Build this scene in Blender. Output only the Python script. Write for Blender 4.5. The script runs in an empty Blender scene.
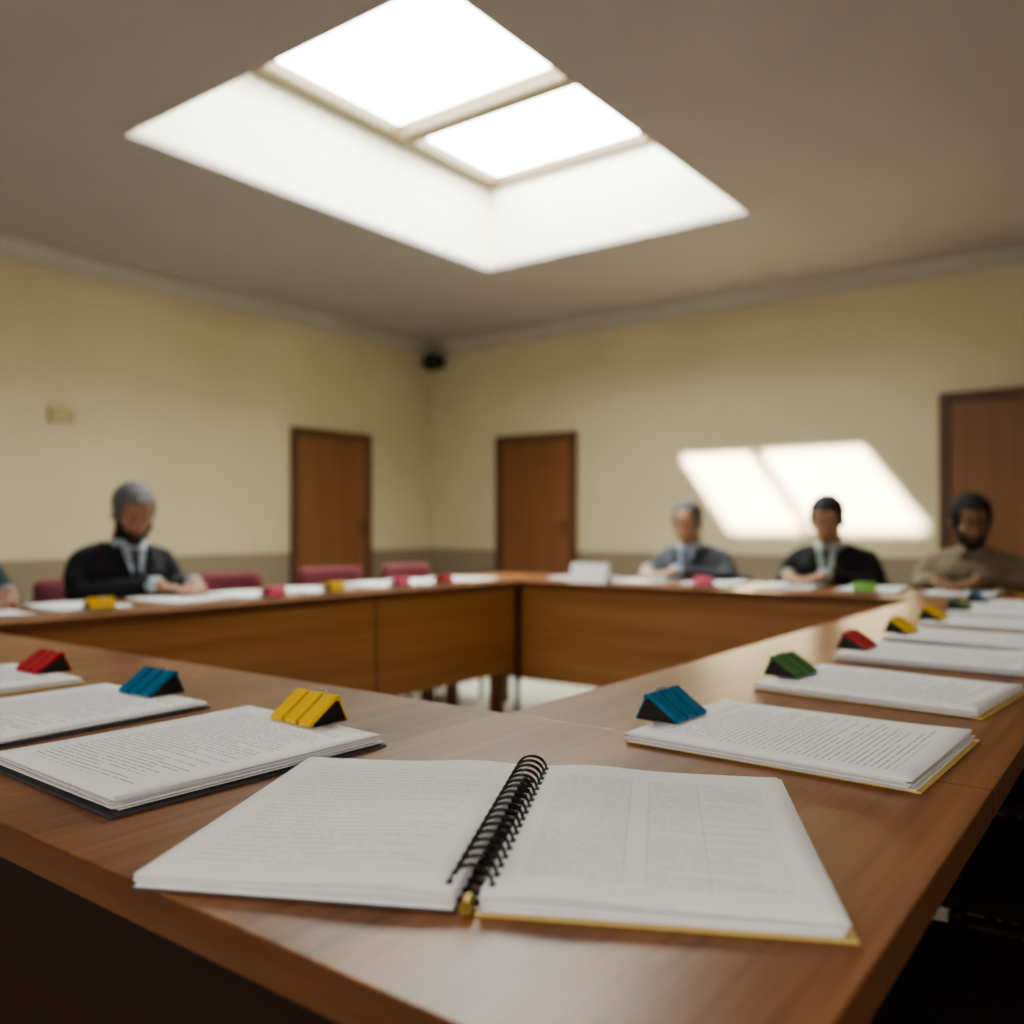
import bpy, bmesh, math, random
from mathutils import Vector, Matrix, Euler
from mathutils import noise as mnoise
random.seed(7)
scene = bpy.context.scene
COL = scene.collection
R = math.radians

# ------------------------------------------------------------ materials
def nmat(name):
    m = bpy.data.materials.new(name); m.use_nodes = True
    nt = m.node_tree; b = nt.nodes["Principled BSDF"]
    return m, nt, b
def mat(name, col, rough=0.5, metal=0.0, noise=0.06, nscale=20.0, spec=0.5, bump=0.0):
    m, nt, b = nmat(name)
    b.inputs["Roughness"].default_value = rough
    b.inputs["Metallic"].default_value = metal
    b.inputs["Specular IOR Level"].default_value = spec
    tc = nt.nodes.new("ShaderNodeTexCoord")
    n = nt.nodes.new("ShaderNodeTexNoise"); n.inputs["Scale"].default_value = nscale; n.inputs["Detail"].default_value = 4
    r = nt.nodes.new("ShaderNodeValToRGB")
    c = Vector(col)
    r.color_ramp.elements[0].position = 0.3; r.color_ramp.elements[1].position = 0.7
    r.color_ramp.elements[0].color = (*[x*(1-noise) for x in c], 1)
    r.color_ramp.elements[1].color = (*[min(1, x*(1+noise)) for x in c], 1)
    nt.links.new(tc.outputs["Object"], n.inputs["Vector"])
    nt.links.new(n.outputs["Fac"], r.inputs["Fac"])
    nt.links.new(r.outputs["Color"], b.inputs["Base Color"])
    if bump:
        bp = nt.nodes.new("ShaderNodeBump"); bp.inputs["Strength"].default_value = bump; bp.inputs["Distance"].default_value = 0.01
        nt.links.new(n.outputs["Fac"], bp.inputs["Height"]); nt.links.new(bp.outputs["Normal"], b.inputs["Normal"])
    return m
def wood(name, dark, light, axis='X', rough=0.3, scale=1.0, coat=0.0, spec=0.5):
    m, nt, b = nmat(name)
    tc = nt.nodes.new("ShaderNodeTexCoord"); mp = nt.nodes.new("ShaderNodeMapping")
    s = {'X': (1.2, 40, 40), 'Y': (40, 1.2, 40), 'Z': (40, 40, 1.2), 'E': (3, 3, 60)}[axis]
    mp.inputs["Scale"].default_value = [k*scale for k in s]
    n = nt.nodes.new("ShaderNodeTexNoise"); n.inputs["Scale"].default_value = 1.6; n.inputs["Detail"].default_value = 7
    n.inputs["Roughness"].default_value = 0.6; n.inputs["Distortion"].default_value = 0.3
    n2 = nt.nodes.new("ShaderNodeTexNoise"); n2.inputs["Scale"].default_value = 0.22; n2.inputs["Detail"].default_value = 3
    mx = nt.nodes.new("ShaderNodeMath"); mx.operation = 'ADD'
    ml = nt.nodes.new("ShaderNodeMath"); ml.operation = 'MULTIPLY'; ml.inputs[1].default_value = 0.5
    r = nt.nodes.new("ShaderNodeValToRGB")
    r.color_ramp.elements[0].position = 0.38; r.color_ramp.elements[1].position = 0.62
    r.color_ramp.elements[0].color = (*dark, 1); r.color_ramp.elements[1].color = (*light, 1)
    L = nt.links.new
    L(tc.outputs["Object"], mp.inputs["Vector"]); L(mp.outputs["Vector"], n.inputs["Vector"]); L(mp.outputs["Vector"], n2.inputs["Vector"])
    L(n.outputs["Fac"], mx.inputs[0]); L(n2.outputs["Fac"], mx.inputs[1]); L(mx.outputs[0], ml.inputs[0])
    L(ml.outputs[0], r.inputs["Fac"]); L(r.outputs["Color"], b.inputs["Base Color"])
    rr = nt.nodes.new("ShaderNodeMapRange"); rr.inputs["To Min"].default_value = rough-0.06; rr.inputs["To Max"].default_value = rough+0.1
    L(n.outputs["Fac"], rr.inputs["Value"]); L(rr.outputs["Result"], b.inputs["Roughness"])
    bp = nt.nodes.new("ShaderNodeBump"); bp.inputs["Strength"].default_value = 0.06; bp.inputs["Distance"].default_value = 0.002
    L(n.outputs["Fac"], bp.inputs["Height"]); L(bp.outputs["Normal"], b.inputs["Normal"])
    b.inputs["Coat Weight"].default_value = coat; b.inputs["Coat Roughness"].default_value = 0.2
    b.inputs["Specular IOR Level"].default_value = spec
    return m
def text_mat(name, rows=38, table=False, paper=(0.88, 0.88, 0.895), ink=(0.12, 0.13, 0.16), words=55, strength=0.68):
    m, nt, b = nmat(name)
    b.inputs["Roughness"].default_value = 0.65
    N = nt.nodes.new; L = nt.links.new
    def M(op, a, bb=None, cc=None):
        n = N("ShaderNodeMath"); n.operation = op
        for i, v in enumerate((a, bb, cc)):
            if v is None: continue
            if isinstance(v, (int, float)): n.inputs[i].default_value = v
            else: L(v, n.inputs[i])
        return n.outputs[0]
    uv = N("ShaderNodeUVMap"); uv.uv_map = "UVMap"
    sep = N("ShaderNodeSeparateXYZ"); L(uv.outputs[0], sep.inputs[0])
    u, v = sep.outputs[0], sep.outputs[1]
    row = M('MULTIPLY', v, rows); fl = M('FLOOR', row); fr = M('FRACT', row)
    line = M('MULTIPLY', M('GREATER_THAN', fr, 0.36), M('LESS_THAN', fr, 0.62))
    cb = N("ShaderNodeCombineXYZ"); L(M('MULTIPLY', u, words), cb.inputs[0]); L(M('MULTIPLY', fl, 7.31), cb.inputs[1])
    no = N("ShaderNodeTexNoise"); no.inputs["Scale"].default_value = 1.0; no.inputs["Detail"].default_value = 2
    L(cb.outputs[0], no.inputs["Vector"])
    wordm = M('GREATER_THAN', no.outputs["Fac"], 0.43)
    wn = N("ShaderNodeTexWhiteNoise"); wn.noise_dimensions = '1D'; L(fl, wn.inputs["W"])
    endu = M('SUBTRACT', 0.89, M('MULTIPLY', M('POWER', wn.outputs["Value"], 3.0), 0.45))
    mask = M('MULTIPLY', M('MULTIPLY', line, wordm), M('MULTIPLY', M('GREATER_THAN', u, 0.11), M('LESS_THAN', u, endu)))
    mask = M('MULTIPLY', mask, M('MULTIPLY', M('GREATER_THAN', v, 0.08), M('LESS_THAN', v, 0.9)))
    if table:
        gap = M('MULTIPLY', M('GREATER_THAN', u, 0.40), M('LESS_THAN', u, 0.47))
        mask = M('MULTIPLY', mask, M('SUBTRACT', 1.0, gap))
        col = None
        for c in (0.10, 0.40, 0.47, 0.66, 0.90):
            t = M('LESS_THAN', M('ABSOLUTE', M('SUBTRACT', u, c)), 0.0018)
            col = t if col is None else M('MAXIMUM', col, t)
        rl = M('LESS_THAN', fr, 0.10)
        inside = M('MULTIPLY', M('MULTIPLY', M('GREATER_THAN', u, 0.1), M('LESS_THAN', u, 0.9)), M('MULTIPLY', M('GREATER_THAN', v, 0.1), M('LESS_THAN', v, 0.88)))
        grid = M('MULTIPLY', M('MAXIMUM', col, rl), inside)
        mask = M('MAXIMUM', M('MULTIPLY', mask, 0.75), M('MULTIPLY', grid, 0.8))
    mask = M('MULTIPLY', mask, strength)
    mix = N("ShaderNodeMix"); mix.data_type = 'RGBA'
    L(mask, mix.inputs[0]); mix.inputs[6].default_value = (*paper, 1); mix.inputs[7].default_value = (*ink, 1)
    L(mix.outputs[2], b.inputs["Base Color"])
    return m

M_TABLE = wood("table_wood", (0.135, 0.047, 0.015), (0.34, 0.142, 0.054), 'X', 0.33, 1.0, 0.12, 0.34)
M_EDGE = wood("table_edge_wood", (0.085, 0.030, 0.011), (0.15, 0.058, 0.022), 'E', 0.4, 1.0, 0.0, 0.35)
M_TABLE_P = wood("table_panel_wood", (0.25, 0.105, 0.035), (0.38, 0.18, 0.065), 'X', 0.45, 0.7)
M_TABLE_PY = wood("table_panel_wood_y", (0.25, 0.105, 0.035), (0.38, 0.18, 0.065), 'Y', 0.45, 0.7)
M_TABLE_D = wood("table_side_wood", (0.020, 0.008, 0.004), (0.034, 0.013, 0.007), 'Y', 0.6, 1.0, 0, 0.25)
M_DOOR = wood("door_wood", (0.16, 0.068, 0.028), (0.23, 0.10, 0.043), 'Z', 0.5, 0.4)
M_DFRAME = wood("door_frame_wood", (0.08, 0.032, 0.015), (0.12, 0.05, 0.024), 'Z', 0.5, 0.4)
M_PAPER = mat("paper_white", (0.83, 0.83, 0.845), 0.7, noise=0.03, nscale=60)
M_PAPER2 = mat("paper_darker_sheets", (0.60, 0.59, 0.58), 0.7, noise=0.05, nscale=60)  # darker paper for alternate sheets, so stack edges read as layers
M_TEXT = text_mat("printed_page", 44)
M_NOTE = text_mat("notebook_page_text", 32, False, words=45, strength=0.23)
M_NOTET = text_mat("notebook_page_table", 36, True, words=60, strength=0.36)
M_YEL = mat("yellow_card", (0.66, 0.50, 0.19), 0.6)
M_GREY = mat("grey_card", (0.07, 0.07, 0.08), 0.6)
M_BLACKM = mat("black_metal", (0.03, 0.03, 0.032), 0.25, 0.8)
M_BRASS = mat("brass_end", (0.5, 0.36, 0.12), 0.35, 0.8)
M_DARK = mat("dark_interior", (0.015, 0.012, 0.011), 0.6)
M_STEEL = mat("steel", (0.45, 0.45, 0.47), 0.3, 1.0)
M_WHITE = mat("white_paint", (0.7, 0.68, 0.62), 0.5, noise=0.02)
CC = {'yellow': (0.85, 0.55, 0.03), 'blue': (0.008, 0.15, 0.29), 'red': (0.48, 0.02, 0.04), 'green': (0.055, 0.17, 0.05), 'pink': (0.8, 0.10, 0.20), 'lime': (0.25, 0.55, 0.1)}
CLIP = {k: mat("clip_"+k, c, 0.33) for k, c in CC.items()}
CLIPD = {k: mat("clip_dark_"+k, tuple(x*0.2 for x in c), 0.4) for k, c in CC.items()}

# ------------------------------------------------------------ mesh helpers
def empty(name, loc=(0, 0, 0), rot=0.0):
    e = bpy.data.objects.new(name, None); COL.objects.link(e)
    e.empty_display_size = 0.1
    e.location = loc; e.rotation_euler = (0, 0, rot); return e
def finish(bm, name, mats, parent=None, loc=(0, 0, 0), rot=(0, 0, 0), smooth=False):
    me = bpy.data.meshes.new(name); bm.normal_update(); bm.to_mesh(me); bm.free()
    if not isinstance(mats, (list, tuple)): mats = [mats]
    for m in mats: me.materials.append(m)
    if smooth:
        for p in me.polygons: p.use_smooth = True
    o = bpy.data.objects.new(name, me); COL.objects.link(o)
    o.location = loc; o.rotation_euler = rot
    if parent: o.parent = parent
    return o
def add_box(bm, lo, hi, mi=0, bevel=0.0, seg=2, mat4=None):
    lo = Vector(lo); hi = Vector(hi)
    r = bmesh.ops.create_cube(bm, size=1.0)
    vs = r['verts']
    for v in vs:
        v.co = Vector([(lo[i]+hi[i])/2 + v.co[i]*(hi[i]-lo[i]) for i in range(3)])
    fs = list({f for v in vs for f in v.link_faces})
    for f in fs: f.material_index = mi
    if bevel > 0:
        es = list({e for v in vs for e in v.link_edges})
        rr = bmesh.ops.bevel(bm, geom=es, offset=bevel, segments=seg, affect='EDGES', profile=0.5, clamp_overlap=True)
        for f in rr['faces']: f.material_index = mi
        vs = list({v for f in rr['faces'] for v in f.verts} | {v for v in vs if v.is_valid})
    if mat4 is not None:
        for v in vs: v.co = mat4 @ v.co
    return vs
def box(name, lo, hi, m, parent=None, bevel=0.0, loc=(0, 0, 0), rot=(0, 0, 0)):
    bm = bmesh.new(); add_box(bm, lo, hi, 0, bevel); return finish(bm, name, m, parent, loc, rot)
def add_ell(bm, c, r, rot=None, mi=0, u=20, v=12):
    mt = Matrix.Translation(Vector(c)) @ ((rot.to_matrix().to_4x4()) if rot else Matrix.Identity(4)) @ Matrix.Diagonal((r[0], r[1], r[2], 1))
    g = bmesh.ops.create_uvsphere(bm, u_segments=u, v_segments=v, radius=1.0, matrix=mt)
    for f in {f for w in g['verts'] for f in w.link_faces}: f.material_index = mi
def add_cone(bm, p1, r1, p2, r2, seg=16, mi=0):
    p1 = Vector(p1); p2 = Vector(p2); d = p2-p1
    q = d.to_track_quat('Z', 'Y').to_matrix().to_4x4()
    mt = Matrix.Translation((p1+p2)/2) @ q
    g = bmesh.ops.create_cone(bm, cap_ends=True, segments=seg, radius1=r1, radius2=r2, depth=d.length, matrix=mt)
    for f in {f for w in g['verts'] for f in w.link_faces}: f.material_index = mi
def chain(bm, pts, mi=0, seg=16):
    for i, (p, r) in enumerate(pts):
        add_ell(bm, p, (r, r, r), mi=mi, u=seg, v=10)
        if i: add_cone(bm, pts[i-1][0], pts[i-1][1], p, r, seg, mi)
def loft(bm, rings, seg=28, mi=0, e=1.0):
    prev = None; first = None
    for (cx, cy, cz, rx, ry) in rings:
        cur = []
        for k in range(seg):
            a = 2*math.pi*k/seg; ca, sa = math.cos(a), math.sin(a)
            cur.append(bm.verts.new((cx+rx*math.copysign(abs(ca)**e, ca), cy+ry*math.copysign(abs(sa)**e, sa), cz)))
        if prev:
            for k in range(seg):
                f = bm.faces.new((prev[k], prev[(k+1) % seg], cur[(k+1) % seg], cur[k])); f.material_index = mi
        else: first = cur
        prev = cur
    bm.faces.new(list(reversed(first))).material_index = mi
    bm.faces.new(prev).material_index = mi
def fuse(bm, name, mats, voxel, smooth_it=6, parent=None, loc=(0, 0, 0), rot=(0, 0, 0)):
    """merge all overlapping closed parts into ONE continuous skin"""
    bmesh.ops.recalc_face_normals(bm, faces=bm.faces[:])
    tmp = finish(bm, name+"_tmp", mats)
    md = tmp.modifiers.new("r", 'REMESH'); md.mode = 'VOXEL'; md.voxel_size = voxel
    sm = tmp.modifiers.new("s", 'SMOOTH'); sm.factor = 0.5; sm.iterations = smooth_it
    dg = bpy.context.evaluated_depsgraph_get()
    me = bpy.data.meshes.new_from_object(tmp.evaluated_get(dg))
    me.name = name
    me.materials.clear()
    for m in (mats if isinstance(mats, (list, tuple)) else [mats]): me.materials.append(m)
    bpy.data.objects.remove(tmp, do_unlink=True)
    for p in me.polygons: p.use_smooth = True; p.material_index = 0
    o = bpy.data.objects.new(name, me); COL.objects.link(o)
    o.location = loc; o.rotation_euler = rot
    if parent: o.parent = parent
    return o

# ------------------------------------------------------------ people
def make_hand_bm(side):
    bm = bmesh.new(); s = side
    chain(bm, [((0, -0.03, 0.004), 0.024), ((0, 0.0, 0.002), 0.023)])
    add_ell(bm, (0, 0.045, 0), (0.040, 0.052, 0.0145))
    for x, L_, r in ((-0.030, 0.058, 0.0075), (-0.010, 0.073, 0.0085), (0.011, 0.078, 0.009), (0.031, 0.070, 0.0085)):
        p = Vector((s*x, 0.078 if abs(x) < 0.02 else 0.07, 0.001)); fan = x*0.3
        pts = [((p.x*0.8, p.y-0.03, 0.0), r*1.1), (p, r*1.1)]; ang = R(-4)
        for f_, dA in ((0.45, 0), (0.3, -20), (0.25, -22)):
            ang += R(dA)
            p = p+Vector((s*fan*L_*f_*3, math.cos(ang)*L_*f_, math.sin(ang)*L_*f_)); r *= 0.92
            pts.append((p.copy(), r))
        chain(bm, pts, seg=12)
    chain(bm, [((s*0.022, 0.018, -0.003), 0.015), ((s*0.046, 0.045, -0.008), 0.012), ((s*0.055, 0.07, -0.013), 0.0105), ((s*0.052, 0.092, -0.018), 0.009)], seg=12)
    return bm
def sst(a, b, x):
    t = max(0.0, min(1.0, (x-a)/(b-a))); return t*t*(3-2*t)
def shell(src, name, weight, thick, rough, scale, m, parent):
    """hair / beard grown from the head surface itself"""
    bm = bmesh.new(); bm.from_mesh(src.data); bm.normal_update()
    W = {v: weight(v.co) for v in bm.verts}
    ks = {f for f in bm.faces if max(W[v] for v in f.verts) > 0.02}
    new = {v: v.co + v.normal*(-0.0015 + (thick+rough*mnoise.noise(v.co*scale)+rough*0.6*mnoise.noise(v.co*scale*2.7))*w_+0.0015*min(1, w_*3)) for v, w_ in W.items() if w_ > 0 or any(f in ks for f in v.link_faces)}
    bmesh.ops.delete(bm, geom=[f for f in bm.faces if f not in ks], context='FACES')
    for v in bm.verts: v.co = new[v]
    return finish(bm, name, m, parent, smooth=True)
def person(name, loc, rot, drop=0.0, jacket=(0.02, 0.02, 0.025), shirt=(0.45, 0.52, 0.62), tie=(0.02, 0.025, 0.05), skin=(0.32, 0.17, 0.1),
           hair=(0.015, 0.012, 0.01), beard=None, pitch=-18, yaw=0, formal=True, hx=0.09, balding=False, curly=False, short_beard=False):
    e = empty(name, loc, rot)
    mj = mat(name+"_jacket", jacket, 0.85, noise=0.15, nscale=40); ml = mat(name+"_lapel", [c*0.6 for c in jacket], 0.8)
    ms = mat(name+"_shirt", shirt, 0.8); mt = mat(name+"_tie", tie, 0.6); mk = mat(name+"_skin", skin, 0.5, noise=0.08, nscale=30)
    mh = mat(name+"_hair", hair, 0.7, noise=0.4, nscale=120, bump=0.6); mtr = mat(name+"_trousers", [c*0.8 for c in jacket], 0.85)
    mlip = mat(name+"_lips", [skin[0]*0.75, skin[1]*0.5, skin[2]*0.5], 0.5); mb = mat(name+"_beard", beard if beard else hair, 0.8, noise=0.4, nscale=150, bump=0.6)
    meye = mat("eye_white", (0.35, 0.32, 0.30), 0.4); miris = mat("iris_dark", (0.01, 0.008, 0.006), 0.2); mshoe = mat("shoe_leather", (0.012, 0.01, 0.009), 0.35)
    dz = lambda z: z-drop*max(0, min(1, (z-0.6)/0.28))
    EL = lambda s: Vector((s*0.212, .125, 0.752)); WR = lambda s: Vector((s*hx, .425, 0.800))
    bm = bmesh.new()
    loft(bm, [(0, -0.01, 0.50, .158, .12), (0, 0, 0.58, .160, .125), (0, .02, dz(0.68), .162, .122), (0, .045, dz(0.77), .172, .125), (0, .065, dz(0.84), .180, .118), (0, .075, dz(0.885), .164, .096), (0, .085, dz(0.925), .115, .076), (0, .093, dz(0.955), .075, .062)], e=0.9)
    for s in (-1, 1):
        chain(bm, [((s*0.08, .08, dz(0.905)), 0.054), ((s*0.168, .075, dz(0.873)), 0.055), ((s*0.200, .095, dz(0.81)), 0.051), (EL(s), 0.046), (EL(s).lerp(WR(s), .5), 0.040), (WR(s), 0.033)])
        add_ell(bm, (s*0.180, .095, dz(0.79)), (0.04, 0.05, 0.05))
        for t, rr in ((0.12, .0485), (0.28, .0455), (0.45, .043)):
            p = EL(s).lerp(WR(s), t); add_ell(bm, p, (rr, rr*0.35, rr), rot=Euler((0, 0, R(s*28))))
    body = fuse(bm, "jacket", [mj, ms, mt, ml], 0.0095, 3, e)
    me = body.data
    for v in me.vertices:
        c = v.co; q = Vector((c.x*9, c.y*9, c.z*16))
        v.co = c + v.normal*(0.007*mnoise.noise(q)+0.004*mnoise.noise(q*2.3))
    for p in me.polygons:
        c = p.center; x, y, z = c.x, c.y, c.z+drop
        if formal and p.normal.y > 0.0 and z > 0.70 and y > 0.07 and abs(x) < 0.13:
            vw = max(0, (z-0.73))*0.34
            if abs(x) < vw: p.material_index = 2 if abs(x) < 0.017+max(0, .85-z)*.06 else 1
        elif not formal and p.normal.y > 0 and y > 0.05:
            if abs(x) < max(0, z-0.88)*0.55: p.material_index = 1
            elif abs(x) < 0.006 or (abs(abs(x)-0.09) < 0.045 and abs(z-0.83) < 0.006): p.material_index = 3
    bm = bmesh.new()
    loft(bm, [(0, .093, dz(0.915), .085, .072), (0, .10, dz(0.945), .072, .066), (0, .105, dz(0.965), .062, .060)], seg=24)
    for s in (-1, 1):
        d_ = (WR(s)-EL(s)).normalized(); p = WR(s)
        add_cone(bm, p, 0.031, p+d_*0.042, 0.028, 18)
        A = [Vector((s*.004, .170, dz(.945))), Vector((s*.058, .135, dz(.968))), Vector((s*.066, .125, dz(.935))), Vector((s*.030, .178, dz(.905)))]
        f1 = [bm.verts.new(q) for q in A]; f2 = [bm.verts.new(q+Vector((0, -.006, -.002))) for q in A]
        bm.faces.new(f1); bm.faces.new(f2[::-1])
        for i in range(4): bm.faces.new((f1[i], f2[i], f2[(i+1) % 4], f1[(i+1) % 4]))
    bmesh.ops.recalc_face_normals(bm, faces=bm.faces[:])
    finish(bm, "shirt_collar_and_cuffs", ms if formal else mj, e, smooth=True)
    if formal:
        front = [(v.co.x, v.co.y, v.co.z) for v in me.vertices if abs(v.co.x) < .12 and v.co.y > .08 and v.co.z > .68]
        bm = bmesh.new()
        for s in (-1, 1):
            P = []
            for (x, z) in ((.060, .945), (.098, .905), (.070, .885), (.085, .875), (.012, .755), (.004, .76), (.030, .84)):
                zz = dz(z); best = 0.0
                for (vx, vy, vz) in front:
                    if abs(vx-s*x) < .014 and abs(vz-zz) < .014 and vy > best: best = vy
                P.append(Vector((s*x, best+.004, zz)))
            f1 = [bm.verts.new(q+Vector((0, .004, 0))) for q in P]; f2 = [bm.verts.new(q+Vector((0, -.006, 0))) for q in P]
            bm.faces.new(f1); bm.faces.new(f2[::-1])
            for i in range(len(P)): j = (i+1) % len(P); bm.faces.new((f1[i], f2[i], f2[j], f1[j]))
        bmesh.ops.recalc_face_normals(bm, faces=bm.faces[:])
        finish(bm, "lapels", ml, e)
    bm = bmesh.new(); add_ell(bm, (0, -0.01, 0.545), (.165, .13, .092))
    for s in (-1, 1):
        chain(bm, [((s*0.09, 0, 0.532), 0.084), ((s*0.11, .22, 0.53), 0.074), ((s*0.12, .41, 0.525), 0.060), ((s*0.12, .43, 0.3), 0.052), ((s*0.12, .41, 0.1), 0.042)])
    fuse(bm, "trousers", [mtr], 0.013, 3, e)
    bm = bmesh.new()
    for s in (-1, 1):
        loft(bm, [(s*0.12, .46, 0.001, .042, .125), (s*0.12, .46, 0.03, .044, .128), (s*0.12, .45, 0.055, .038, .11), (s*0.12, .42, 0.085, .036, .06), (s*0.12, .41, 0.12, .036, .042)], seg=20)
    finish(bm, "shoes", mshoe, e, smooth=True)
    hd = empty("head_pivot"); hd.parent = e; hd.location = (0, 0.155, dz(1.0)+0.075); hd.rotation_euler = (R(pitch), 0, R(yaw))
    Rm = Euler((R(pitch), 0, R(yaw))).to_matrix(); inv = Rm.inverted()
    nbase = inv @ (Vector((0, 0.095, dz(0.93)))-Vector(hd.location))
    bm = bmesh.new()
    add_ell(bm, (0, -.012, .030), (.073, .094, .081), u=32, v=20)
    add_ell(bm, (0, .020, -.022), (.061, .066, .082), u=32, v=20)
    add_ell(bm, (0, .050, -.090), (.030, .028, .022))
    add_ell(bm, (0, .060, .050), (.050, .025, .035))
    for s in (-1, 1):
        add_ell(bm, (s*.074, -.008, -.012), (.008, .019, .031), rot=Euler((R(-10), 0, R(s*-18)))); add_ell(bm, (s*.038, .054, -.026), (.020, .020, .018))
        add_ell(bm, (s*.030, .026, -.070), (.022, .038, .026)); add_ell(bm, (s*.012, .093, -.036), (.0075, .009, .007))
        add_ell(bm, (s*.028, .0765, .020), (.022, .011, .007))
    chain(bm, [((0, .082, .010), .007), ((0, .092, -.012), .0085), ((0, .104, -.032), .0105)], seg=12)
    add_ell(bm, (0, .082, -.062), (.026, .011, .014)); add_ell(bm, (0, .086, -.057), (.019, .009, .004)); add_ell(bm, (0, .085, -.067), (.017, .009, .005))
    chain(bm, [((0, -.022, -.05), .054), (nbase, .056)])
    head = fuse(bm, "head_and_neck", [mk], 0.0044, 2, hd)
    for v in head.data.vertices:
        for s in (-1, 1):
            d = ((v.co.x-s*.030)/.016)**2+((v.co.z-.002)/.010)**2
            if d < 4 and v.co.y > .04: v.co.y -= .0065*math.exp(-d)
    bm = bmesh.new()
    for s in (-1, 1):
        add_ell(bm, (s*.030, .0645, .001), (.0125, .0115, .0095), mi=0); add_ell(bm, (s*.030, .0735, .000), (.0055, .0035, .0055), mi=1)
        add_ell(bm, (s*.030, .0655, .0055), (.0145, .0125, .0075), mi=4)
        chain(bm, [((s*.013, .0865, .019), .003), ((s*.030, .0865, .024), .0038), ((s*.047, .073, .020), .0026)], mi=2, seg=8)
    add_ell(bm, (0, .0925, -.0575), (.021, .005, .0035), mi=3); add_ell(bm, (0, .0915, -.0655), (.018, .0055, .0045), mi=3)
    finish(bm, "face_features", [meye, miris, mh, mlip, mk], hd, smooth=True)
    fl = .070 if not balding else .088
    def hw(c):
        x, y, z = abs(c.x), c.y, c.z
        if y > .02: line = -.035 + (fl+.035)*sst(.022, .060, y)
        elif y > -.02: line = -.035 if y > .004 else .012
        else: line = .012 - .072*sst(-.02, -.05, y)
        if x < .05 and y < -.02: line = -.065
        if y < -.03 and z < -.05: return 0.0
        n_ = .006*mnoise.noise(c*90)
        ear = 0.0 if (x > .0745 and z < .022 and -.035 < y < .02) else 1.0
        return sst(0, .010, z-line+n_)*ear
    shell(head, "hair", hw, .011 if curly else (.006 if balding else .0085), .006 if curly else .003, 95 if curly else 60, mh, hd)
    if beard:
        def bw(c):
            x, y, z = abs(c.x), c.y, c.z
            if y < .0 or z < -.122 or (z < -.095 and y < .022): return 0.0
            top = -.050 + .035*sst(.035, .062, x)
            lip = 0.0 if (x < .021 and -.071 < z < -.054) else 1.0
            n_ = .004*mnoise.noise(c*110)
            if x < .03 and z > -.043: return 0.0
            if x > .064 and z > -.02 and y < .005: return 0.0
            return sst(0, .009, top-z+n_+(.006 if x < .028 else 0))*lip*sst(0, .02, y)
        shell(head, "beard", bw, .005 if short_beard else .010, .002, 90, mb, hd)
    for s, nm in ((-1, "hand_l"), (1, "hand_r")):
        bm = make_hand_bm(-s)
        p = WR(s)+(WR(s)-EL(s)).normalized()*0.05
        fuse(bm, nm, [mk], 0.0036, 2, e, (p.x, p.y, 0.797), (R(-9), 0, R(s*30)))
    return e

OX, IX, IX2, OX2 = 0.365, 1.02, 3.55, 4.15
OY, IY, IY2, OY2 = 0.146, 0.77, 2.60, 3.20
PR = math.pi
person("man_in_dark_suit", (1.93, OY2+0.30, 0), PR, -0.005, jacket=(0.016, 0.017, 0.021), shirt=(0.46, 0.54, 0.62), tie=(0.015, 0.02, 0.04), skin=(0.36, 0.19, 0.115),
       hair=(0.13, 0.125, 0.12), beard=(0.020, 0.016, 0.014), pitch=-30, yaw=-14)
person("man_in_green_jacket", (1.245, OY2+0.30, 0), PR, 0.02, jacket=(0.03, 0.055, 0.05), shirt=(0.4, 0.4, 0.4), pitch=-15)
person("man_in_grey_suit", (OX2+0.30, 2.05, 0), PR/2, 0.03, jacket=(0.095, 0.10, 0.115), shirt=(0.46, 0.54, 0.66), tie=(0.06, 0.07, 0.1), skin=(0.48, 0.29, 0.20),
       hair=(0.13, 0.12, 0.115), pitch=-18, yaw=10, balding=True)
person("man_in_black_suit", (OX2+0.30, 1.32, 0), PR/2, 0.018, jacket=(0.012, 0.012, 0.015), shirt=(0.40, 0.46, 0.44), tie=(0.03, 0.035, 0.04), skin=(0.42, 0.24, 0.155),
       hair=(0.008, 0.007, 0.006), pitch=-22, yaw=12)
person("man_in_khaki_shirt", (OX2+0.30, 0.70, 0), PR/2, 0.03, jacket=(0.20, 0.165, 0.11), shirt=(0.2, 0.18, 0.13), skin=(0.23, 0.12, 0.07),
       hair=(0.008, 0.006, 0.005), beard=(0.02, 0.014, 0.011), pitch=-16, yaw=22, formal=False, curly=True, short_beard=True)

# ------------------------------------------------------------ room
XB, YL, ZC = 7.38, 6.66, 3.06
XW, YS = -3.3, -1.9
CAMH = 1.02; TZ = 0.75

def wall_mat():
    m, nt, b = nmat("wall_cream_paint")
    L = nt.links.new; N = nt.nodes.new
    g = N("ShaderNodeNewGeometry"); s = N("ShaderNodeSeparateXYZ"); L(g.outputs["Position"], s.inputs[0])
    lt = N("ShaderNodeMath"); lt.operation = 'LESS_THAN'; lt.inputs[1].default_value = 0.78; L(s.outputs[2], lt.inputs[0])
    n = N("ShaderNodeTexNoise"); n.inputs["Scale"].default_value = 0.9; n.inputs["Detail"].default_value = 6; L(g.outputs["Position"], n.inputs["Vector"])
    r = N("ShaderNodeValToRGB"); r.color_ramp.elements[0].position = 0.3; r.color_ramp.elements[1].position = 0.7
    r.color_ramp.elements[0].color = (0.52, 0.44, 0.295, 1); r.color_ramp.elements[1].color = (0.59, 0.51, 0.355, 1)
    L(n.outputs["Fac"], r.inputs["Fac"])
    mx = N("ShaderNodeMix"); mx.data_type = 'RGBA'; L(lt.outputs[0], mx.inputs[0]); L(r.outputs["Color"], mx.inputs[6]); mx.inputs[7].default_value = (0.25, 0.195, 0.14, 1)
    L(mx.outputs[2], b.inputs["Base Color"]); b.inputs["Roughness"].default_value = 0.7
    return m
M_WALL = wall_mat()
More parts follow.
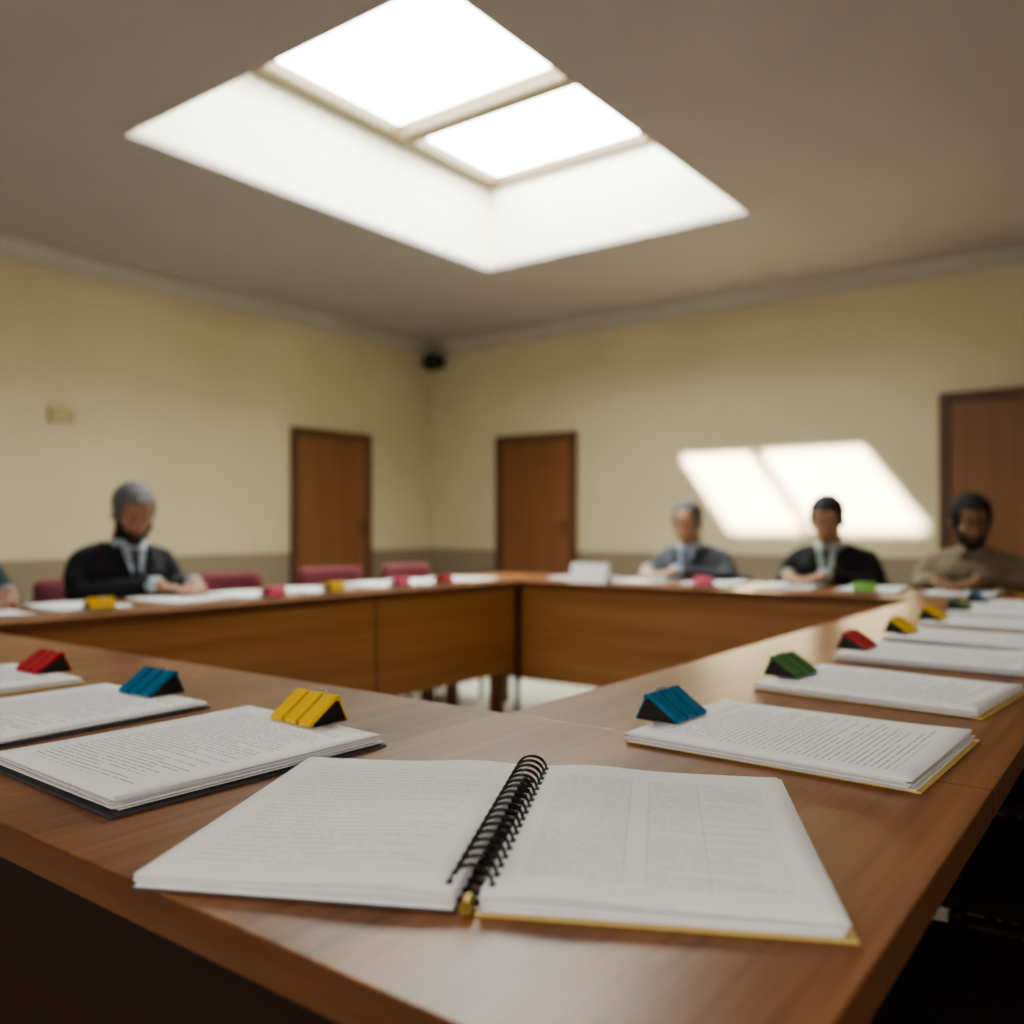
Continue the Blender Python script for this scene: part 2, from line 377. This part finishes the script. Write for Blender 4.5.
M_CEIL = mat("ceiling_paint", (0.40, 0.355, 0.34), 0.85, noise=0.03, nscale=1.5)
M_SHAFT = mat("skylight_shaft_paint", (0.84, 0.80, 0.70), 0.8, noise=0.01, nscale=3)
T = 0.15
box("wall_left", (XW-T, YL, 0), (XB+T, YL+T, ZC+0.04), M_WALL)
box("wall_back", (XB, YS-T, 0), (XB+T, YL, ZC+0.04), M_WALL)
box("wall_right", (XW-T, YS-T, 0), (XB, YS, ZC+0.04), M_WALL)
box("wall_rear", (XW-T, YS, 0), (XW, YL, ZC+0.04), M_WALL)
def floor_mat():
    m, nt, b = nmat("floor_tiles"); L = nt.links.new; N = nt.nodes.new
    g = N("ShaderNodeNewGeometry"); br = N("ShaderNodeTexBrick"); br.offset = 0.0
    br.inputs["Scale"].default_value = 1.0; br.inputs["Brick Width"].default_value = 0.4; br.inputs["Row Height"].default_value = 0.4
    br.inputs["Mortar Size"].default_value = 0.003
    br.inputs["Color1"].default_value = (0.50, 0.48, 0.42, 1); br.inputs["Color2"].default_value = (0.55, 0.525, 0.46, 1); br.inputs["Mortar"].default_value = (0.3, 0.28, 0.25, 1)
    L(g.outputs["Position"], br.inputs["Vector"]); L(br.outputs["Color"], b.inputs["Base Color"]); b.inputs["Roughness"].default_value = 0.4
    return m
box("floor", (XW-T, YS-T, -0.1), (XB+T, YL+T, 0), floor_mat())
SK = (2.47, 5.52, 2.20, 4.36)
KX, KY = 4.68, 0.72
S2 = (XB-2.13*KX, XB-1.40*KX, 3.00, 4.63)  # unseen roof opening, added so the sun lands as patches on the back wall
xs = sorted([XW-T, SK[0], SK[1], S2[0], S2[1], XB+T]); ys = sorted([YS-T, SK[2], SK[3], S2[2], S2[3], YL+T])
bm = bmesh.new()
for i in range(len(xs)-1):
    for j in range(len(ys)-1):
        cx, cy = (xs[i]+xs[i+1])/2, (ys[j]+ys[j+1])/2
        if any(h[0] < cx < h[1] and h[2] < cy < h[3] for h in (SK, S2)): continue
        add_box(bm, (xs[i], ys[j], ZC), (xs[i+1], ys[j+1], ZC+0.04))
bmesh.ops.remove_doubles(bm, verts=bm.verts[:], dist=1e-4)
bm.verts.index_update(); seen = {}
for f in bm.faces:
    k = tuple(sorted(v.index for v in f.verts)); seen.setdefault(k, []).append(f)
bmesh.ops.delete(bm, geom=[f for k in seen.values() if len(k) > 1 for f in k], context='FACES_ONLY')
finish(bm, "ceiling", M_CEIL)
GZ = 3.73
bm = bmesh.new()
a, b_, c, d = SK; w = 0.06
add_box(bm, (a-w, c-w, ZC+0.04), (a, d+w, GZ+0.1)); add_box(bm, (b_, c-w, ZC+0.04), (b_+w, d+w, GZ+0.1))
add_box(bm, (a, c-w, ZC+0.04), (b_, c, GZ+0.1)); add_box(bm, (a, d, ZC+0.04), (b_, d+w, GZ+0.1))
win = empty("window_1")
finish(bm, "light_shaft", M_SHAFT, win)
def emis(name, col, s):
    m, nt, b = nmat(name); b.inputs["Base Color"].default_value = (0.8, 0.85, 0.85, 1)
    b.inputs["Emission Color"].default_value = (*col, 1); b.inputs["Emission Strength"].default_value = s; b.inputs["Roughness"].default_value = 0.2
    return m
M_GLASS = emis("frosted_daylight_glazing", (0.93, 1.0, 0.96), 11.5)
box("frosted_pane", (a, c, GZ+0.05), (b_, d, GZ+0.07), M_GLASS, win)
M_SKF = mat("skylight_frame_paint", (0.15, 0.105, 0.055), 0.5)
bm = bmesh.new(); fw = 0.13
add_box(bm, (a, c, GZ-0.03), (b_, c+fw, GZ+0.05), 0, 0.006); add_box(bm, (a, d-fw, GZ-0.03), (b_, d, GZ+0.05), 0, 0.006)
add_box(bm, (a, c+fw, GZ-0.03), (a+fw, d-fw, GZ+0.05), 0, 0.006); add_box(bm, (b_-0.05, c+fw, GZ-0.03), (b_, d-fw, GZ+0.05), 0, 0.006)
for X in (4.42, 3.1):
    add_box(bm, (X-0.055, c+fw, GZ-0.06), (X+0.055, d-fw, GZ+0.05), 0, 0.008)
    add_box(bm, (X-0.012, c+fw, GZ-0.085), (X+0.012, d-fw, GZ-0.06), 0, 0.003)
finish(bm, "glazing_frame", M_SKF, win)
bm = bmesh.new()
a, b_, c, d = S2
for lo, hi in (((a-.06, c-.06, ZC+.04), (b_+.06, c, ZC+.07)), ((a-.06, d, ZC+.04), (b_+.06, d+.06, ZC+.07)),
               ((a-.06, c, ZC+.04), (a, d, ZC+.07)), ((b_, c, ZC+.04), (b_+.06, d, ZC+.07)), ((a, 3.87, ZC), (b_, 3.95, ZC+.05))):
    add_box(bm, lo, hi)
finish(bm, "added_sun_opening", M_SKF)  # frame of the added opening; its bar splits the sun patch

def fill_window(name, loc, rot, wd, ht, strength, nb=3):  # glowing window shape, added out of view as fill light
    e = empty(name, loc, rot)
    bm = bmesh.new(); f = 0.06
    add_box(bm, (-wd/2-f, -0.05, -ht/2-f), (wd/2+f, -0.002, -ht/2), 0, 0.005); add_box(bm, (-wd/2-f, -0.05, ht/2), (wd/2+f, -0.002, ht/2+f), 0, 0.005)
    add_box(bm, (-wd/2-f, -0.05, -ht/2), (-wd/2, -0.002, ht/2), 0, 0.005); add_box(bm, (wd/2, -0.05, -ht/2), (wd/2+f, -0.002, ht/2), 0, 0.005)
    for i in range(1, nb): x = -wd/2+wd*i/nb; add_box(bm, (x-0.025, -0.045, -ht/2), (x+0.025, -0.002, ht/2), 0, 0.004)
    add_box(bm, (-wd/2-f-0.04, -0.12, -ht/2-f-0.03), (wd/2+f+0.04, -0.002, -ht/2-f), 0, 0.005)
    finish(bm, "frame", M_WHITE, e)
    box("frosted_pane", (-wd/2, -0.018, -ht/2), (wd/2, -0.01, ht/2), emis(name+"_glazing", (1.0, 0.96, 0.90), strength), e)  # emissive pane supplies the added fill
fill_window("added_fill_rear", (XW, 1.6, 1.95), math.pi/2, 4.2, 1.3, 2.8, 4)  # added behind the camera to brighten the foreground
fill_window("added_fill_right", (-1.2, YS, 1.95), math.pi, 3.0, 1.3, 2.8, 3)  # second unseen fill source, added on the right wall

def trim(name, p0, p1, inward, prof, m):
    bm = bmesh.new(); p0 = Vector(p0); p1 = Vector(p1); inward = Vector(inward)
    A = [bm.verts.new(p0+inward*x+Vector((0, 0, z))) for x, z in prof]
    B = [bm.verts.new(p1+inward*x+Vector((0, 0, z))) for x, z in prof]
    n = len(prof)
    for i in range(n): bm.faces.new((A[i], A[(i+1) % n], B[(i+1) % n], B[i]))
    bm.faces.new(A); bm.faces.new(B[::-1]); bmesh.ops.recalc_face_normals(bm, faces=bm.faces[:])
    return finish(bm, name, m)
cprof = [(0, 0), (0.12, 0), (0.12, -0.015), (0.10, -0.02), (0.07, -0.03), (0.045, -0.055), (0.03, -0.085), (0.022, -0.105), (0.015, -0.11), (0.015, -0.125), (0, -0.125)]
M_CORN = mat("cornice_paint", (0.44, 0.395, 0.35), 0.7, noise=0.02)
trim("trim_1", (XW, YL, ZC), (XB, YL, ZC), (0, -1, 0), cprof, M_CORN)
trim("trim_2", (XB, YS, ZC), (XB, YL-0.0, ZC), (-1, 0, 0), cprof, M_CORN)
bprof = [(0, 0), (0.018, 0), (0.018, 0.09), (0.01, 0.1), (0, 0.1)]
M_BASE = mat("baseboard_paint", (0.16, 0.1, 0.06), 0.5)
trim("baseboard_left", (XW, YL, 0), (5.35, YL, 0), (0, -1, 0), bprof, M_BASE)
trim("baseboard_back", (XB, YS, 0), (XB, 0.32, 0), (-1, 0, 0), bprof, M_BASE)
trim("baseboard_back.001", (XB, 1.48, 0), (XB, 4.69, 0), (-1, 0, 0), bprof, M_BASE)

def door(name, loc, rot, wd, ht):
    e = empty(name, loc, rot); f = 0.075
    bm = bmesh.new()
    add_box(bm, (-wd/2, -0.05, 0), (-wd/2+f, -0.002, ht), 0, 0.006); add_box(bm, (wd/2-f, -0.05, 0), (wd/2, -0.002, ht), 0, 0.006)
    add_box(bm, (-wd/2+f, -0.05, ht-f), (wd/2-f, -0.002, ht), 0, 0.006)
    finish(bm, "frame", M_DFRAME, e)
    bm = bmesh.new(); lw = wd/2-f-0.004
    add_box(bm, (-lw, -0.022, 0.008), (lw, -0.002, ht-f-0.004))
    add_box(bm, (-lw, -0.030, 0.008), (-lw+0.1, -0.022, ht-f-0.004)); add_box(bm, (lw-0.1, -0.030, 0.008), (lw, -0.022, ht-f-0.004))
    for z0, z1 in ((0.008, 0.2), (0.95, 1.07), (ht-f-0.12, ht-f-0.004)): add_box(bm, (-lw+0.1, -0.030, z0), (lw-0.1, -0.022, z1))
    finish(bm, "leaf", M_DOOR, e)
    bm = bmesh.new()
    add_box(bm, (lw-0.075, -0.038, 0.93), (lw-0.035, -0.030, 1.1), 0, 0.003)
    chain(bm, [((lw-0.055, -0.034, 1.03), 0.008), ((lw-0.055, -0.075, 1.03), 0.008), ((lw-0.15, -0.078, 1.03), 0.008)], seg=10)
    finish(bm, "handle", M_DFRAME, e, smooth=True)
    return e
door("door_1", (5.92, YL, 0), 0, 1.03, 1.97)
door("door_2", (XB, 5.20, 0), -math.pi/2, 1.0, 1.97)
door("door_3", (XB, 0.89, 0), -math.pi/2, 1.05, 2.04)

e = empty("security_camera", (XB-0.004, YL-0.16, 2.84), -math.pi/2)
bm = bmesh.new(); add_box(bm, (-0.06, -0.02, -0.06), (0.06, 0, 0.06), 0, 0.006); chain(bm, [((0, -0.02, 0), 0.018), ((0, -0.09, 0), 0.018)], seg=12)
finish(bm, "bracket", M_DARK, e, smooth=False)
bm = bmesh.new(); add_ell(bm, (0, -0.13, -0.01), (0.1, 0.1, 0.09)); add_cone(bm, (0, -0.13, 0.0), 0.105, (0, -0.13, 0.05), 0.1, 24)
add_cone(bm, (0, -0.2, -0.03), 0.035, (0, -0.26, -0.05), 0.04, 20)
finish(bm, "dome_housing", M_BLACKM, e, smooth=True)
e = empty("wall_thermostat", (3.27, YL-0.001, 1.86), 0)
M_SENS = mat("aged_plastic", (0.45, 0.37, 0.2), 0.5)
box("body", (-0.1, -0.035, -0.055), (0.1, 0, 0.055), M_SENS, e, 0.008)
box("dial_window", (-0.06, -0.04, -0.02), (0.03, -0.034, 0.025), M_SENS, e, 0.002)
bm = bmesh.new(); add_cone(bm, (0.065, -0.034, 0), 0.02, (0.065, -0.048, 0), 0.018, 20); finish(bm, "knob", M_SENS, e, smooth=False)

# ------------------------------------------------------------ conference tables
th = 0.032; zt = TZ-th; pb = 0.30; g = 0.02; pt = 0.02
M_LEG = wood("leg_wood", (0.10, 0.04, 0.015), (0.17, 0.07, 0.028), 'Z', 0.4, 0.7)
def table(x0, x1, y0, y1, panels, legs, strips=(), lm=None):
    e = empty("conference_table")
    bm = bmesh.new(); add_box(bm, (x0+0.0001, y0+0.0001, zt), (x1-0.0001, y1-0.0001, TZ), 0, 0.0015, 3)
    bm.normal_update()
    for f in bm.faces:
        if abs(f.normal.z) < 0.5: f.material_index = 1
    finish(bm, "tabletop", [M_TABLE, M_EDGE], e)
    for lo, hi, m in panels:
        box("modesty_panel", lo, hi, m, e, 0.002)
    bm = bmesh.new()
    for x, y in legs: add_box(bm, (x-0.025, y-0.03, 0), (x+0.025, y+0.03, zt), 0, 0.004)
    finish(bm, "legs", lm or M_LEG, e)
    if strips:
        bm = bmesh.new()
        for lo, hi in strips: add_box(bm, lo, hi)
        finish(bm, "joint_strip", M_TABLE_D, e)
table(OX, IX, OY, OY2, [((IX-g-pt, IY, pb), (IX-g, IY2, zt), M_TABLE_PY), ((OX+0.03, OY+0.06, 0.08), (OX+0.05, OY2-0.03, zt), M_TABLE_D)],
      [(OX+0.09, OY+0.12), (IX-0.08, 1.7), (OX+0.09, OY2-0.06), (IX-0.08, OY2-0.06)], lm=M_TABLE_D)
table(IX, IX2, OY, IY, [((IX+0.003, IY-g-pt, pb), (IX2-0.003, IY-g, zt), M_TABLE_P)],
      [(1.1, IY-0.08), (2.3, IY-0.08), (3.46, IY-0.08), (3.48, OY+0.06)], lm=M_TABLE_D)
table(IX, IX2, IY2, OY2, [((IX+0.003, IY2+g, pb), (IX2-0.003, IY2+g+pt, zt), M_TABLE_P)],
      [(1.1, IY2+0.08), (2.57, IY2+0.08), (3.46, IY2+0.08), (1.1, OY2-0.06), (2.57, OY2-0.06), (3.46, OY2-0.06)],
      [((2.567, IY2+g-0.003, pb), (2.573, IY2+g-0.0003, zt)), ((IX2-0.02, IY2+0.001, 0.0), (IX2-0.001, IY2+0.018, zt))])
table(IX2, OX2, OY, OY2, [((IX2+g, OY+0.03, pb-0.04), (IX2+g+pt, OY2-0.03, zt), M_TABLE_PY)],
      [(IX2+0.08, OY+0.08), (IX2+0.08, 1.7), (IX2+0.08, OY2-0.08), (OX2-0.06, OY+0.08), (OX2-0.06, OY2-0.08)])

# ------------------------------------------------------------ binder clip
def binder_clip(loc, rot, color, wd=0.082, s=1.0):
    e = empty("binder_clip", loc, rot)
    h = 0.031*s; w2 = wd/2*s; yf = -0.038*s; yb = 0.020*s; ry = 0.006*s
    bm = bmesh.new()
    def sheet(p, q, t, mi, x0=-w2, x1=w2):
        p = Vector((0, *p)); q = Vector((0, *q)); dd = (q-p).normalized(); n = Vector((0, -dd.z, dd.y))*t
        vs = []
        for x in (x0, x1):
            for k in (p, q, q+n, p+n): vs.append(bm.verts.new(k+Vector((x, 0, 0))))
        for f in ((0, 1, 2, 3), (7, 6, 5, 4), (0, 4, 5, 1), (1, 5, 6, 2), (2, 6, 7, 3), (3, 7, 4, 0)):
            bm.faces.new([vs[i] for i in f]).material_index = mi
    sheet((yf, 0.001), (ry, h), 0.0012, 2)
    sheet((ry, h), (yb, 0.001), 0.0014, 0)
    sheet((yb, 0.0012), (yf, 0.0012), 0.001, 1)
    gp = 0.0065*s; pw = (2*w2-2*gp)/3
    for k in range(3):
        x0 = -w2+k*(pw+gp); x1 = x0+pw
        sheet((yf-0.0005, 0.002), (ry-0.001, h+0.0005), 0.0048, 0, x0, x1)
        add_cone(bm, (x0, ry, h), 0.0038*s, (x1, ry, h), 0.0038*s, 10, 0)
        add_cone(bm, (x0, yf, 0.0035), 0.0032*s, (x1, yf, 0.0035), 0.0032*s, 10, 0)
    for x in (-w2+0.0015, w2-0.0015):
        tri = [bm.verts.new((x, yf+0.002, 0.002)), bm.verts.new((x, ry, h-0.002)), bm.verts.new((x, yb-0.001, 0.002))]
        bm.faces.new(tri).material_index = 1
    bmesh.ops.recalc_face_normals(bm, faces=bm.faces[:])
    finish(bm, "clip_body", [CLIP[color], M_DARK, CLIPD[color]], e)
    cu = bpy.data.curves.new("wire_handle", 'CURVE'); cu.dimensions = '3D'; cu.bevel_depth = 0.0010*s; cu.bevel_resolution = 2
    xg = pw/2+gp/2
    back = [(-w2*0.45, yb, 0.003), (-w2*0.25, yb+.002, 0.014*s), (-w2*0.2, yb+.003, 0.022*s), (w2*0.2, yb+.003, 0.022*s), (w2*0.25, yb+.002, 0.014*s), (w2*0.45, yb, 0.003)]
    front = [(-xg, yf+.002, 0.004), (-xg, (yf+ry)/2-.002, h/2+.003), (-xg, ry-.001, h+.004), (-xg+.004, ry+.004, h+.0055), (xg-.004, ry+.004, h+.0055), (xg, ry-.001, h+.004), (xg, (yf+ry)/2-.002, h/2+.003), (xg, yf+.002, 0.004)]
    for P in (back, front):
        sp = cu.splines.new('POLY'); sp.points.add(len(P)-1)
        for p, q in zip(sp.points, P): p.co = (*q, 1)
    o = bpy.data.objects.new("wire_handle", cu); COL.objects.link(o); o.parent = e; cu.materials.append(M_STEEL)
    return e

# ------------------------------------------------------------ stack of documents
def doc_stack(loc, rot, w=0.275, l=0.335, layers=6, lt=0.0018, backing=M_YEL, color=None, name="document_stack", jitter=0.0045, clip_s=1.0, clip_dx=0.0, clip_out=0.0):
    e = empty(name, loc, rot)
    bm = bmesh.new(); uvl = bm.loops.layers.uv.new("UVMap")
    z = 0.0005
    add_box(bm, (-w/2+0.002, -l/2-0.008, z), (w/2+0.008, l/2+0.002, z+0.0022), 2); z += 0.0026
    for k in range(layers):
        dx, dy, r = random.uniform(-jitter, jitter), random.uniform(-jitter, jitter), math.radians(random.uniform(-1.0, 1.0))
        if k == layers-1: break
        m4 = Matrix.Translation((dx, dy, 0)) @ Matrix.Rotation(r, 4, 'Z')
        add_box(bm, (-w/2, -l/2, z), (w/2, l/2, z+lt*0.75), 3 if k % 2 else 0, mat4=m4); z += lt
    n = 14; ph = random.uniform(0, 6)
    def zf(u, v):
        curl = 0.006*max(0, (0.28-v))**1.5*4*(0.5+0.5*math.sin(ph+u*3)) + 0.0008*math.sin(ph+u*5+v*3)
        return z+0.0012+max(curl, -0.0008)
    G = [[bm.verts.new(((u/n-0.5)*w, (v/n-0.5)*l, zf(u/n, v/n))) for u in range(n+1)] for v in range(n+1)]
    for v in range(n):
        for u in range(n):
            f = bm.faces.new((G[v][u], G[v][u+1], G[v+1][u+1], G[v+1][u])); f.material_index = 1; f.smooth = True
            for lp, (uu, vv) in zip(f.loops, ((u, v), (u+1, v), (u+1, v+1), (u, v+1))): lp[uvl].uv = (uu/n, vv/n)
    bd = [G[0][u] for u in range(n+1)]+[G[v][n] for v in range(1, n+1)]+[G[n][u] for u in range(n-1, -1, -1)]+[G[v][0] for v in range(n-1, 0, -1)]
    lo = [bm.verts.new((q.co.x, q.co.y, z-0.0003)) for q in bd]
    for i in range(len(bd)):
        j = (i+1) % len(bd); bm.faces.new((bd[i], lo[i], lo[j], bd[j])).material_index = 0
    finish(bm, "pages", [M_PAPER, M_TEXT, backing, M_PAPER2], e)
    if color:
        off = Matrix.Rotation(rot, 3, 'Z') @ Vector((clip_dx, l/2+0.004+clip_out, 0))
        binder_clip((loc[0]+off.x, loc[1]+off.y, loc[2]+z+0.0016), rot, color, s=clip_s)
    return e

rows = [(1.10, 'blue', 6, M_YEL, 1), (1.53, 'green', 5, M_YEL, -2), (1.95, 'red', 6, M_GREY, 2), (2.33, 'yellow', 4, M_GREY, -1), (2.70, 'yellow', 5, M_YEL, 1), (3.07, 'green', 5, M_GREY, 0), (3.42, 'blue', 5, M_GREY, 2)]
for i, (X, c, n, bk, r) in enumerate(rows):
    doc_stack((X, 0.372, TZ), R(r-3), layers=n, color=c, backing=bk, clip_out=0.006 if i == 0 else 0.0, clip_dx=-0.022 if i == 0 else -0.012)
for Y, c, n, bk, r in [(0.925, 'yellow', 7, M_GREY, -2), (1.29, 'blue', 4, M_GREY, 1), (1.65, 'red', 4, M_YEL, -2), (2.02, 'green', 4, M_GREY, 1), (2.4, 'blue', 4, M_GREY, 0)]:
    doc_stack((0.610, Y-0.003, TZ), R(-90+r), layers=n, color=c, backing=bk, clip_out=0.0, clip_dx=0.006)
for X, c, n in [(1.15, None, 5), (1.47, 'yellow', 5), (1.84, None, 5), (2.15, 'pink', 4), (2.45, 'yellow', 5), (2.83, 'pink', 5), (3.12, 'red', 5), (3.44, None, 4)]:
    doc_stack((X, 2.88, TZ), R(180+random.uniform(-5, 5)), layers=n, color=c, l=0.3, w=0.235)
for Y, c, n in [(2.42, None, 6), (2.06, None, 4), (1.70, 'pink', 5), (1.34, None, 5), (1.0, 'lime', 5), (0.66, None, 5)]:
    doc_stack((3.86, Y, TZ), R(90+random.uniform(-5, 5)), layers=n, color=c, l=0.3, w=0.24)
e = empty("name_card", (3.63, 2.24, TZ), R(92))
bm = bmesh.new()
add_box(bm, (-0.1, -0.0012, 0), (0.1, 0.0012, 0.1), 0, mat4=Matrix.Translation((0, 0.035, 0)) @ Matrix.Rotation(R(18), 4, 'X'))
add_box(bm, (-0.1, -0.0012, 0), (0.1, 0.0012, 0.1), 0, mat4=Matrix.Translation((0, -0.028, 0)) @ Matrix.Rotation(R(-18), 4, 'X'))
add_box(bm, (-0.1, -0.028, 0), (0.1, 0.035, 0.002))
finish(bm, "folded_card", M_PAPER, e)

# ------------------------------------------------------------ open spiral notebook
nb = empty("spiral_notebook", (0.622, 0.470, TZ), R(27.3-90))
PW, PH = 0.247, 0.333
def curved(bm, sgn, x0, x1, y0, y1, zf, t, mi, uvl=None, n=20, side=0):
    top = []; bot = []
    for i in range(n+1):
        x = x0+(x1-x0)*i/n
        top.append([bm.verts.new((sgn*x, y, zf(x, y)+t)) for y in (y0, (y0+y1)/2, y1)])
        bot.append([bm.verts.new((sgn*x, y, zf(x, y))) for y in (y0, (y0+y1)/2, y1)])
    S = []
    for i in range(n):
        for j in range(2):
            f = bm.faces.new((top[i][j], top[i+1][j], top[i+1][j+1], top[i][j+1])); f.smooth = True; f.material_index = mi
            if uvl:
                for lp, (a, c) in zip(f.loops, ((i, j), (i+1, j), (i+1, j+1), (i, j+1))):
                    uu = a/n if sgn > 0 else 1-a/n
                    lp[uvl].uv = (uu, c/2)
            S.append(bm.faces.new((bot[i][j+1], bot[i+1][j+1], bot[i+1][j], bot[i][j])))
        S.append(bm.faces.new((bot[i][0], bot[i+1][0], top[i+1][0], top[i][0]))); S.append(bm.faces.new((top[i][2], top[i+1][2], bot[i+1][2], bot[i][2])))
    for k in (0, n):
        for j in range(2): S.append(bm.faces.new((bot[k][j], bot[k][j+1], top[k][j+1], top[k][j])))
    for f in S: f.material_index = side
for sgn, nm, tm in ((-1, "left_pages", M_NOTE), (1, "right_pages", M_NOTET)):
    bm = bmesh.new(); uvl = bm.loops.layers.uv.new("UVMap")
    n = 7
    for k in range(n):
        f = k/(n-1)
        base = 0.003+k*0.0016
        def zf(x, y, f=f, base=base, sgn=sgn, k=k):
            hump = 0.004*f*math.exp(-((x-0.06)/0.05)**2)
            near = 0.0009*f*math.sin(x*22+k) * (1 if y < 0 else 0.3)
            return base+hump+near
        j = random.uniform(-0.003, 0.004) if k < n-1 else 0
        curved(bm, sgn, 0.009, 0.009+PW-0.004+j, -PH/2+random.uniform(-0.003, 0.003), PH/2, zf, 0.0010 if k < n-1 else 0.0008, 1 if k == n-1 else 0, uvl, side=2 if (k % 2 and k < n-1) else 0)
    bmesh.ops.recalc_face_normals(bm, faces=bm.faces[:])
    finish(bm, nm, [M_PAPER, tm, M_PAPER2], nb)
box("back_cover", (0.006, -PH/2-0.005, 0.0004), (PW+0.013, PH/2+0.002, 0.0026), M_YEL, nb, 0.0006)
box("front_cover", (-PW-0.008, -PH/2-0.003, 0.0004), (-0.006, PH/2+0.002, 0.0026), M_GREY, nb, 0.0006)
cu = bpy.data.curves.new("spiral_wire", 'CURVE'); cu.dimensions = '3D'; cu.bevel_depth = 0.00095; cu.bevel_resolution = 3
nr = 18
for i in range(nr):
    y0 = -PH/2+0.014+i*(PH-0.028)/(nr-1)
    for dy in (-0.002, 0.002):
        sp = cu.splines.new('POLY'); sp.points.add(27); sp.use_cyclic_u = True
        for k in range(28):
            a = 2*math.pi*k/28
            sp.points[k].co = (0.0155*math.cos(a), y0+dy+0.0035*math.sin(a), 0.0150+0.0125*math.sin(a), 1)
o = bpy.data.objects.new("spiral_wire", cu); COL.objects.link(o); o.parent = nb; cu.materials.append(M_BLACKM)
bm = bmesh.new()
for i in range(nr):
    y0 = -PH/2+0.014+i*(PH-0.028)/(nr-1)
    for sx in (-1, 1): add_box(bm, (sx*0.0158-0.0022, y0-0.0035, 0.0145), (sx*0.0158+0.0022, y0+0.0035, 0.0160))
finish(bm, "punched_holes", M_DARK, nb)
bm = bmesh.new(); add_cone(bm, (0, -PH/2-0.006, 0.006), 0.005, (0, -PH/2+0.01, 0.006), 0.005, 16); finish(bm, "spine_end", M_BRASS, nb, smooth=False)

# ------------------------------------------------------------ chairs
def chair(loc, rot, fabric, frame, name="conference_chair", back_top=0.80):
    e = empty(name, loc, rot)
    bm = bmesh.new(); add_box(bm, (-0.22, -0.2, 0.40), (0.22, 0.22, 0.447), 0, 0.018, 3); finish(bm, "seat", fabric, e, smooth=True)
    bm = bmesh.new()
    n = 10; t = 0.035
    rows_ = []
    for zi, z in enumerate((0.55, 0.565, 0.62, 0.68, back_top-0.05, back_top-0.02, back_top)):
        hw = 0.215 if 0 < zi < 6 else 0.19
        tt = t if 0 < zi < 6 else t*0.45
        F = []; B = []
        for k in range(n+1):
            x = -hw+2*hw*k/n; y = -0.235-0.06*(z-0.55) + 0.6*x*x
            ed = tt*(1 if 0 < k < n else 0.4)
            F.append(bm.verts.new((x, y+ed/2, z))); B.append(bm.verts.new((x, y-ed/2, z)))
        rows_.append((F, B))
    for i in range(len(rows_)-1):
        (F, B), (F2, B2) = rows_[i], rows_[i+1]
        for k in range(n):
            bm.faces.new((F[k], F2[k], F2[k+1], F[k+1])); bm.faces.new((B[k], B[k+1], B2[k+1], B2[k]))
        bm.faces.new((F[0], B[0], B2[0], F2[0])); bm.faces.new((F[n], F2[n], B2[n], B[n]))
    for (F, B) in (rows_[0], rows_[-1]):
        for k in range(n): bm.faces.new((F[k], F[k+1], B[k+1], B[k]))
    bmesh.ops.recalc_face_normals(bm, faces=bm.faces[:])
    finish(bm, "backrest", fabric, e, smooth=True)
    bm = bmesh.new()
    for sx in (-1, 1):
        chain(bm, [((sx*0.2, 0.19, 0.012), 0.011), ((sx*0.2, 0.18, 0.39), 0.012)], seg=10)
        chain(bm, [((sx*0.2, -0.25, 0.012), 0.011), ((sx*0.2, -0.2, 0.39), 0.012), ((sx*0.205, -0.235, 0.60), 0.012), ((sx*0.195, -0.245, back_top-0.05), 0.01)], seg=10)
        chain(bm, [((sx*0.2, -0.2, 0.385), 0.01), ((sx*0.2, 0.18, 0.385), 0.01)], seg=10)
    for y in (-0.2, 0.18): chain(bm, [((-0.2, y, 0.385), 0.01), ((0.2, y, 0.385), 0.01)], seg=10)
    finish(bm, "frame", frame, e, smooth=True)
    return e
M_RED = mat("red_upholstery", (0.19, 0.055, 0.065), 0.9, spec=0.2)
M_BLK = mat("black_upholstery", (0.015, 0.013, 0.013), 0.7)
M_CWOOD = mat("dark_chair_frame", (0.03, 0.016, 0.010), 0.4)
for X in (1.93, 1.245): chair((X, OY2+0.30, 0), PR, M_RED, M_CWOOD)
for X in (2.60, 3.25, 3.88): chair((X, OY2+0.26, 0), PR+random.uniform(-.08, .08), M_RED, M_CWOOD)
for Y in (2.05, 1.32, 0.70): chair((OX2+0.30, Y, 0), PR/2, M_BLK, M_CWOOD, back_top=0.75)
for X in (1.2, 1.78, 2.36, 2.94): chair((X, 0.10, 0), random.uniform(-.05, .05), M_BLK, M_CWOOD)

# ------------------------------------------------------------ light
sd = bpy.data.lights.new("sun", 'SUN'); sd.energy = 42; sd.angle = R(1.0); sd.color = (1.0, 0.94, 0.82)
so = bpy.data.objects.new("sun", sd); COL.objects.link(so)
so.rotation_euler = Vector((KX, -KY, -1)).to_track_quat('-Z', 'Y').to_euler()
w = bpy.data.worlds.new("sky"); scene.world = w; w.use_nodes = True
nt = w.node_tree; bg = nt.nodes["Background"]
sky = nt.nodes.new("ShaderNodeTexSky"); sky.sky_type = 'HOSEK_WILKIE'; sky.turbidity = 4
sky.sun_direction = Vector((-KX, KY, 2.5)).normalized()
nt.links.new(sky.outputs[0], bg.inputs[0]); bg.inputs[1].default_value = 1.5

cd = bpy.data.cameras.new("camera"); co = bpy.data.objects.new("camera", cd); COL.objects.link(co)
co.location = (0, 0, CAMH)
yaw = R(36.76)
co.rotation_euler = (math.pi/2, 0, yaw-math.pi/2)
cd.sensor_width = 36; cd.lens = 36*881/1024; cd.shift_y = 15/1024; cd.clip_start = 0.02
cd.dof.use_dof = True; cd.dof.focus_distance = 0.92; cd.dof.aperture_fstop = 2.6
scene.camera = co
scene.view_settings.view_transform = 'AgX'
scene.view_settings.look = 'AgX - Medium High Contrast'
scene.view_settings.exposure = 0.38
